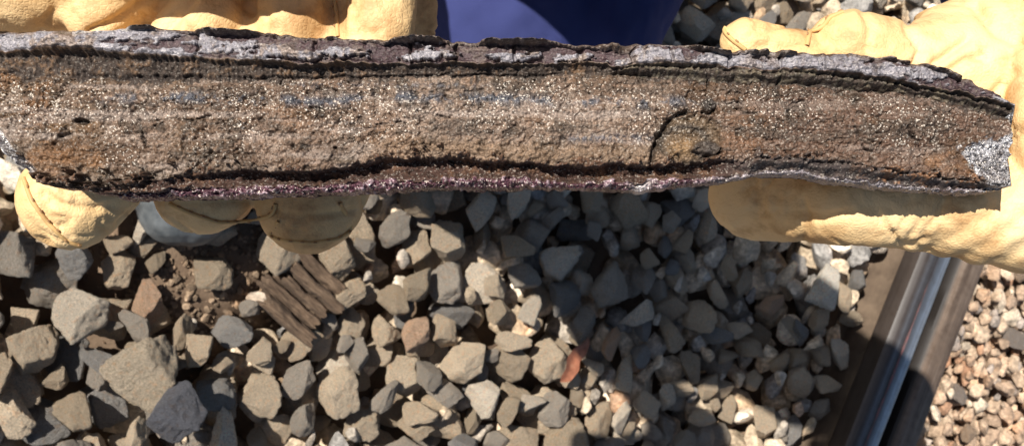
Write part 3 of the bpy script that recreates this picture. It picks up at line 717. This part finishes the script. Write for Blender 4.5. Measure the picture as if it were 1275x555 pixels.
def px_seg(p2, poly):
    d = np.full(len(p2), 1e9)
    for (ax, ay), (bx, by) in zip(poly[:-1], poly[1:]):
        vx, vy = bx-ax, by-ay; tt = np.clip(((p2[:, 0]-ax)*vx+(p2[:, 1]-ay)*vy)/(vx*vx+vy*vy), 0, 1)
        d = np.minimum(d, np.hypot(p2[:, 0]-ax-tt*vx, p2[:, 1]-ay-tt*vy))
    return d
def wrinkle(grooves):
    def f(co, no):
        d = .0018*fbm(co, 20, 2, 30)+.0009*fbm(co, 45, 3, 31)+.0006*fbm(co, 160, 3, 32)
        c1 = fbm(co@np.array([[.8, .6, 0], [-.6, .8, 0], [0, 0, 1.]])*np.array([.45, 1.7, 1]), 60, 3, 38); d = d-.0017*np.exp(-(c1/.075)**2)*ss(fbm(co, 20, 2, 39), -.1, .3)
        q = fbm(co*np.array([1, 1.6, 1]), 75, 3, 36); d = d-.0013*np.exp(-(q/.10)**2)*ss(fbm(co, 28, 2, 37), -.05, .35)
        p2 = PX(co)
        for poly, w, dep in grooves:
            d = d-dep*np.exp(-(px_seg(p2, poly)/w)**2)
        return d
    return f
D1 = .378
left_limbs = (chain([(476, -60, D1+.004, .0150), (470, 25, D1, .0148), (428, 150, D1+.012, .0180), (386, 247, D1+.022, .0206)])      # ring finger
  + chain([(372, -60, D1+.006, .0150), (366, 25, D1+.002, .0150), (310, 150, D1+.012, .0178), (254, 230, D1+.018, .0194)])      # middle finger
  + chain([(268, -60, D1+.006, .0155), (262, 25, D1+.003, .0155), (170, 160, D1+.002, .0175), (88, 246, D1-.004, .0190)])       # index finger
  + chain([(300, -110, .392, .026), (150, -46, .386, .025), (40, -35, .384, .023), (-90, -40, .384, .020)])
  + chain([(80, -172, .322, .020), (285, -166, .322, .020), (270, -220, .36, .026), (250, -250, .40, .034)])                       # thumb above; this unseen bulge is added to shade the fingers
  + chain([(215, -70, .388, .016), (150, -15, .382, .014), (118, 20, .378, .011)])                                              # fold at the thumb root
  + chain([(478, -60, .388, .019), (500, 60, .41, .0150), (440, 120, .428, .015)])                                                # little finger, curled behind
  + chain([(470, -90, .392, .023), (360, -120, .398, .027), (270, -110, .400, .027)])
  + chain([(440, -150, .400, .027), (270, -240, .415, .033), (150, -330, .43, .036)])
  + chain([(300, -150, .405, .028), (240, -240, .42, .034)]))
gl_left = blob('glove', left_limbs, .0013, 5, wrinkle([([(317, 60), (312, 0), (322, -60)], 6, .002), ([(421, 60), (419, 0), (424, -60)], 6, .002),
    ([(110, 40), (150, 22), (180, 0), (200, -20)], 5, .0022), ([(205, 40), (240, 0), (250, -20)], 6, .002), ([(50, 40), (70, 10), (60, -30)], 6, .0012), ([(334, 262), (380, 270), (440, 262)], 4, .0012), ([(200, 250), (240, 252), (310, 250)], 4, .0012), ([(50, 240), (90, 262), (140, 258)], 5, .0010), ([(60, 225), (100, 245), (146, 240)], 4, .0008)]))
right_limbs = (chain([(940, 242, .400, .0186), (1010, 245, .380, .0172), (1060, 246, .368, .0170), (1120, 247, .366, .0172), (1205, 256, .368, .0200), (1310, 264, .368, .0230)])   # thumb
  + chain([(930, 54, .372, .0096), (985, 76, .376, .0125), (1060, 110, .384, .0150), (1200, 150, .392, .018)])                   # first finger behind
  + chain([(1054, 60, .378, .0152), (1125, 84, .384, .0165), (1220, 92, .396, .026)])                                          # second finger
  + chain([(1190, 78, .398, .0225), (1300, 60, .402, .036), (1400, 120, .40, .040)])
  + chain([(1310, 262, .376, .024), (1345, 180, .386, .034), (1400, 120, .395, .040)])
  + chain([(1302, 235, .352, .0088), (1297, 150, .352, .0098), (1312, 90, .372, .016)])                                        # fold over the end
  + chain([(1345, 180, .39, .036), (1440, 150, .40, .043), (1560, 120, .41, .046)]))
gl_right = blob('glove', right_limbs, .0013, 5, wrinkle([([(1150, 316), (1185, 296), (1230, 268), (1285, 226)], 9, .0011), ([(1180, 330), (1225, 305), (1290, 262)], 9, .0010), ([(1230, 332), (1290, 300)], 8, .0010),
    ([(1150, 290), (1172, 262), (1178, 244)], 4, .001), ([(1128, 300), (1146, 276)], 3.5, .0009), ([(1110, 296), (1130, 268)], 3, .0007), ([(1165, 80), (1190, 60), (1205, 48)], 5, .0024), ([(1175, 95), (1205, 74), (1225, 70)], 5, .0022),
    ([(1075, 14), (1085, 35), (1080, 60)], 5, .0014), ([(1235, 120), (1262, 90), (1290, 80)], 6, .002), ([(1060, 262), (1020, 270), (980, 266)], 5, .0014), ([(1000, 250), (1006, 275), (1000, 300)], 5, .0014), ([(1130, 30), (1150, 60), (1140, 85)], 6, .002), ([(1215, 10), (1240, 40), (1275, 55)], 7, .002)]))

# ------------------------------------------------------------------ the crouching worker
kneeR = (.405, .085, .50); kneeL = (.455, .085, .505)
ankR = (.345, .115, .10); ankL = (.60, .20, .10); hipR = (.36, .48, .43); hipL = (.60, .38, .45)
shR = (.15, .36, .86); shL = (.42, .165, .865); chest = (.275, .238, .82); midr = (.278, .236, .69); belly = (.37, .35, .54)
headc = (.25, .235, .955); neck = (.275, .245, .89)
wrR = W(150, -330, .43); wrL = W(1560, 120, .41); elR = np.array([.02, .42, .62]); elL = np.array([.575, .105, .79])
def P(a, r): return (*a, r)
body_limbs = (wchain([P(hipR, .07), P(kneeR, .045), P(ankR, .035)])+wchain([P(hipL, .07), P(kneeL, .045), P(ankL, .035)])
  + wchain([P(hipR, .08), P(hipL, .08)])+wchain([P((.47, .44, .46), .09), P(belly, .075), P(midr, .06), P(chest, .065), P(neck, .05), P(headc, .055)])
  + wchain([P(shR, .045), P(elR, .034), P(wrR, .026)])+wchain([P(shL, .045), P(elL, .034), P(wrL, .026)])+wchain([P(shR, .05), P(shL, .05)])
  + wchain([P(ankR, .030), P((.335, .0, .030), .018)])+wchain([P(ankL, .030), P((.575, .08, .045), .018)]))
fd = np.array([-.42, -.86, -.30]); fd /= np.linalg.norm(fd)         # where the face looks (down at the piece)
upv = np.array([-.13, -.27, .95]); upv /= np.linalg.norm(upv); sd = np.cross(fd, upv)
hc = np.array(headc)
def hp(f, u, s): return hc+fd*f+upv*u+sd*s
body_limbs += [(hp(-.02, .03, 0), hp(.015, .03, 0), .078, .07), (hp(.02, -.05, 0), hp(.045, -.06, 0), .052, .04), (hp(.08, .01, 0), hp(.098, -.022, 0), .008, .013),
               (hp(-.01, .0, .078), hp(-.02, .025, .082), .014, .016), (hp(-.01, .0, -.078), hp(-.02, .025, -.082), .014, .016),
               (hp(.07, -.058, -.02), hp(.07, -.058, .02), .012, .012), (hp(.068, .035, -.05), hp(.068, .035, .05), .016, .016)]
person = obj('person', blob('person', body_limbs, .006, 3), SKIN)
tag(person, 'crouching worker in navy overalls and leather gloves holding up the rail piece', 'person')
for s in (-1, 1):
    obj('eye', blob('eye', [(hp(.074, .018, .03*s), hp(.0745, .018, .03*s), .010, .010)], .002, 1), EYE, person)
hat = blob('hair', [(hp(-.028, .05, 0), hp(-.02, .055, 0), .084, .078), (hp(-.03, .0, 0), hp(-.03, .03, 0), .075, .078)], .005, 3)
obj('hair', hat, HAIR, person)
def folds(co, no):
    d = .009*fbm(co*np.array([1, 1, .45]), 13, 3, 61)+.004*fbm(co*np.array([1, 1, .3]), 40, 3, 63)
    return d
tr_limbs = (wchain([P(hipR, .105), P(kneeR, .068), P((.355, .135, .13), .062)])+wchain([P(hipL, .105), P(kneeL, .070), P((.60, .215, .13), .062)])
  + wchain([P(hipR, .11), P(hipL, .11)])+wchain([P((.47, .44, .46), .135), P(belly, .13)]))
obj('trousers', blob('trousers', tr_limbs, .004, 8, folds), NAVY, person)
off_ = np.array([.88, -.474, 0])*.06
tcol = lambda k, r: [P(np.array(q)+off_*k, r_) for q, r_ in ((belly, .115*r), (midr, .080*r), (chest, .092*r))]
sh_limbs = (wchain([P((.455, .43, .50), .13), P(belly, .12)])+wchain(tcol(1, 1))+wchain(tcol(-1, 1))+wchain(tcol(0, 1))+wchain([P(chest, .10), P((.28, .245, .885), .075)])+wchain([P(shR, .068), P(elR, .056), P(wrR*.94+elR*.06, .050)])
  + wchain([P(shL, .068), P(elL, .056), P(wrL*.97+elL*.03, .052)])+wchain([P(shR, .075), P(shL, .075)]))
obj('shirt', blob('shirt', sh_limbs, .005, 6, folds), NAVY, person)
def boot(ank, toe):
    ank = np.array(ank); toe = np.array(toe); d = (toe-ank)*np.array([1, 1, 0]); d /= np.linalg.norm(d); s = np.array([d[1], -d[0], 0])
    heel = np.array([ank[0], ank[1], 0])-d*.05; tz = lambda z: np.array([0, 0, z])
    T0 = np.array([toe[0], toe[1], 0])
    up = blob('boot', [(heel+tz(.06), T0-d*.10+tz(.055), .036, .044), (heel+d*.03+tz(.06), ank+tz(.12), .042, .058), (T0-d*.14+tz(.06)-s*.012, T0-d*.09+tz(.05)-s*.012, .04, .042), (T0-d*.14+tz(.06)+s*.012, T0-d*.09+tz(.05)+s*.012, .04, .042)], .003, 4)
    b = obj('boot', up, BOOT, person)
    tc = blob('toe_cap', [(T0-d*.085+tz(.050)-s*.014, T0-d*.048+tz(.047)-s*.008, .0445, .041), (T0-d*.085+tz(.050)+s*.014, T0-d*.048+tz(.047)+s*.008, .0445, .041)], .0025, 5)
    obj('toe_cap', tc, BOOT_TOE, b)
    so_ = blob('boot_sole', [(heel+tz(.018)+s*o_, T0-d*.046+tz(.018)+s*o_*1.25, .017, .017) for o_ in (-.022, -.011, 0, .011, .022)], .003, 3)
    obj('boot_sole', so_, RUBBER, b)
    b.location.z = 0; return b
bt = G(230, 322, .03)
zoff = max(top_z(bt[0], bt[1]+.06, .04), -.04)
b1 = boot(ankR, (bt[0], bt[1]+.004, 0)); b1.location.z = -.035
b2 = boot(ankL, (.565, .01, 0)); b2.location.z = -.005
b1['label'] = 'boot with a scuffed grey toe cap'
gL = obj('glove', gl_left, LEATHER, person); gR = obj('glove', gl_right, LEATHER, person)
gL['label'] = 'yellow cowhide glove with three fingertips curled under the lower edge'
gR['label'] = 'yellow cowhide glove with its thumb stretched along the lower edge'
def seam_on(glove, poly, depth, r=.0008, stitches=True, offset=.0002):
    me = glove.data; n = len(me.vertices)
    bv_ = BVHTree.FromPolygons([v.co for v in me.vertices], [p.vertices[:] for p in me.polygons])
    pts = []
    for (ax, ay), (bx, by) in zip(poly[:-1], poly[1:]):
        m_ = max(2, int(math.hypot(bx-ax, by-ay)/3))
        for q in range(m_): pts.append((ax+(bx-ax)*q/m_, ay+(by-ay)*q/m_))
    pts.append(poly[-1])
    P_ = []; Nn = []
    o_ = Vector(CAM)
    for a, b in pts:
        d = Vector(ray(a, b)).normalized(); hit, nn, ix, ds = bv_.ray_cast(o_, d)
        if hit is None: hit, nn, ix, ds = bv_.find_nearest(Vector(W(a, b, depth)))
        P_.append(np.array(hit+nn*offset)); Nn.append(np.array(nn))
    P_ = np.array(P_); 
    for _ in range(3): P_[1:-1] = .5*P_[1:-1]+.25*(P_[:-2]+P_[2:])
    v = []; f = []; k = 8
    for i_ in range(len(P_)):
        tg = P_[min(i_+1, len(P_)-1)]-P_[max(i_-1, 0)]; tg /= np.linalg.norm(tg)+1e-9; nn = Nn[i_]; sd_ = np.cross(tg, nn)
        for j in range(k):
            a = 2*math.pi*j/k; v.append(P_[i_]+r*(math.cos(a)*nn+math.sin(a)*sd_))
        if i_:
            for j in range(k): f.append(((i_-1)*k+j, (i_-1)*k+(j+1) % k, i_*k+(j+1) % k, i_*k+j))
    s = obj('seam', mesh('seam', v, f), SEAM, glove)
    if stitches:
        bm = bmesh.new(); acc = 0
        for i_ in range(1, len(P_)):
            acc += np.linalg.norm(P_[i_]-P_[i_-1])
            if acc > .0042:
                acc = 0; tg = P_[i_]-P_[i_-1]; tg /= np.linalg.norm(tg)+1e-9; sd_ = np.cross(tg, Nn[i_])
                for w_ in (-1,):
                    c_ = P_[i_]+Nn[i_]*r*.75+sd_*r*1.0*w_; cone_mesh(bm, c_-tg*.0004, c_+tg*.0004, .00034, .00034)
        me2 = bpy.data.meshes.new('stitching'); bm.to_mesh(me2); bm.free(); obj('stitching', me2, STITCH, glove)
seam_on(gL, [(30, 222), (40, 250), (60, 278), (84, 300), (100, 306)], .37)
seam_on(gL, [(212, 254), (240, 266), (270, 276), (300, 276), (312, 268)], .37)
seam_on(gL, [(326, 288), (350, 298), (386, 302), (420, 297), (444, 282)], .37)
seam_on(gL, [(421, 46), (419, 20), (416, 0), (418, -20)], .37)
seam_on(gR, [(896, 28), (900, 38), (914, 52), (928, 62)], .37, .0008)
seam_on(gR, [(1004, 58), (1008, 40), (1018, 24), (1034, 14), (1050, 12)], .37, .0009)

# ------------------------------------------------------------------ small things on the ballast
m = N('weathered_timber'); co = m.coord(); mp = m.n('Mapping'); mp.inputs['Scale'].default_value = (.12, 1, 1); m.l(co, mp.inputs[0])
gr_ = m.noise(mp.outputs[0], 420, 6, .7); bl_ = m.noise(co, 45, 5, .65)
c = m.ramp(gr_, [(.28, (.04, .024, .015)), (.5, (.14, .09, .056)), (.72, (.25, .175, .115))]); c = m.mix(.7, c, m.ramp(bl_, [(.3, (.5, .44, .4)), (.55, (1, 1, 1)), (.75, (1.25, 1.2, 1.15))]), 'MULTIPLY')
BARK = m.set(col=c, rough=.95, normal=m.bump(m.math('ADD', gr_, m.math('MULTIPLY', bl_, .6)), 1., .003))
def bark(px, py, L_, w, ang, tilt=.1):
    x, y, _ = G(px, py)
    n = 40; k = 10; v = []
    for i_ in range(n+1):
        s = i_/n-.5
        for j in range(k):
            a = 2*math.pi*j/k; tp = 1-.5*abs(2*s)**4
            v.append((s*L_, math.cos(a)*w*.5*tp, math.sin(a)*w*.22*tp))
    v = np.array(v); q = fbm(v*np.array([.15, 1, 1])+px, 240, 4, 8, .65); v[:, 2] += .0045*q; v[:, 1] += .013*fbm(v*np.array([.7, 1, 1])+py, 45, 3, 9)+.008*np.sin(v[:, 0]*34); v[:, 2] += .004*np.sin(v[:, 0]*40)
    f = [(i_*k+j, i_*k+(j+1) % k, (i_+1)*k+(j+1) % k, (i_+1)*k+j) for i_ in range(n) for j in range(k)]
    me = mesh('bark_strip', v, f); bm = bmesh.new(); bm.from_mesh(me); bm.verts.ensure_lookup_table()
    bm.faces.new([bm.verts[j] for j in range(k)]); bm.faces.new([bm.verts[n*k+j] for j in range(k)]); bmesh.ops.recalc_face_normals(bm, faces=bm.faces); bm.to_mesh(me); bm.free()
    o = obj('bark_strip', me, BARK); o.location = (x, y, top_z(x, y, .02)+w*.15); o.rotation_euler = (0, tilt, ang); return o
ctr = G(378, 368); ang = math.atan2(*(G(432, 410)-G(330, 318))[[1, 0]]); nu, nv_ = 60, 70
us = np.linspace(-.050, .050, nu); vs = np.linspace(-.040, .040, nv_)
UUw, VVw = np.meshgrid(us, vs, indexing='ij'); q = np.stack([UUw.ravel(), VVw.ravel(), np.zeros(UUw.size)], 1)
wv_ = q[:, 1]+.004*fbm(q, 22, 3, 12)+.0015*fbm(q*np.array([.4, 1, 1]), 120, 2, 13)
ph = (wv_/.0185+.5+.25*np.sin(wv_*70)) % 1.; idr = np.floor(wv_/.0185+.5+.25*np.sin(wv_*70)); 
hz_ = .010+.004*np.sin(idr*2.3)-.011*np.exp(-(np.minimum(ph, 1-ph)/.13)**2)+.0034*fbm(q*np.array([.12, 1, 1]), 190, 4, 14)+.0012*fbm(q*np.array([.4, 1, 1]), 40, 2, 15)
endk = .052-.018*np.abs(np.sin(idr*1.9+np.sign(q[:, 0])))-.007*fbm(q*np.array([0, 1, 0]), 300, 3, 16, .7)
qx = q[:, 0]*(endk/.055)
topv = np.stack([qx, q[:, 1], hz_], 1); botv = np.stack([qx, q[:, 1], np.full(len(q), -.022)], 1)
gt = grid_faces(nu, nv_); nq = len(q); gid = np.arange(nq).reshape(nu, nv_)
rg_ = list(gid[:, 0])+list(gid[-1, 1:])+list(gid[-2::-1, -1])+list(gid[0, -2:0:-1])
wl = [[rg_[a], rg_[(a+1) % len(rg_)], rg_[(a+1) % len(rg_)]+nq, rg_[a]+nq] for a in range(len(rg_))]
me = mesh('timber_fragment', np.concatenate([topv, botv]), np.concatenate([gt, gt[:, ::-1]+nq, np.array(wl)[:, ::-1]]))
me.set_sharp_from_angle(angle=math.radians(50))
tf = obj('timber_fragment', me, BARK); tf.location = (ctr[0], ctr[1], -.003); tf.rotation_euler = (.05, -.04, ang)
tag(tf, 'weathered brown timber fragment with deep parallel grooves beside the boot', 'timber')
#tag(bark(172, 382, .10, .022, -.5), 'thick brown bark strip lying between ballast stones near the boot', 'bark')
m = N('dry_leaf'); co = m.coord()
LEAF = m.set(col=m.ramp(m.noise(co, 70, 5, .65), [(.3, (.16, .055, .03)), (.6, (.34, .13, .07)), (.8, (.42, .22, .13))]), rough=.6, normal=m.bump(m.noise(co, 300, 4), .4, .0005))
a0 = G(690, 472); a1 = G(724, 418); dl = a1-a0; L_ = np.linalg.norm(dl); v = []; n = 26
for i_ in range(n+1):
    s = i_/n; w = .0115*math.sin(math.pi*min(1, s**.75))**.8*(1+.25*math.sin(s*21)*.4)+.0006; cz = .008*math.sin(math.pi*s)+.004*math.sin(9*s)
    for tz_ in (0, -.0006):
        for j, q in enumerate((-1, -.5, 0, .5, 1)): v.append((s*L_, q*w+.006*math.sin(3*s), cz+.35*abs(q)*w*.8+tz_))
f = []
for i_ in range(n):
    for lay in (0, 5):
        for j in range(4):
            a = i_*10+lay+j; f.append((a, a+10, a+11, a+1) if lay else (a, a+1, a+11, a+10))
lf = obj('dry_leaf', mesh('dry_leaf', v, f), LEAF)
zt = max(top_z(*(a0+dl*s)[:2]) for s in (.2, .5, .8))
lf.location = (a0[0], a0[1], zt+.002); lf.rotation_euler = (0, 0, math.atan2(dl[1], dl[0])); tag(lf, 'long dry red brown leaf lying on the ballast', 'leaf')
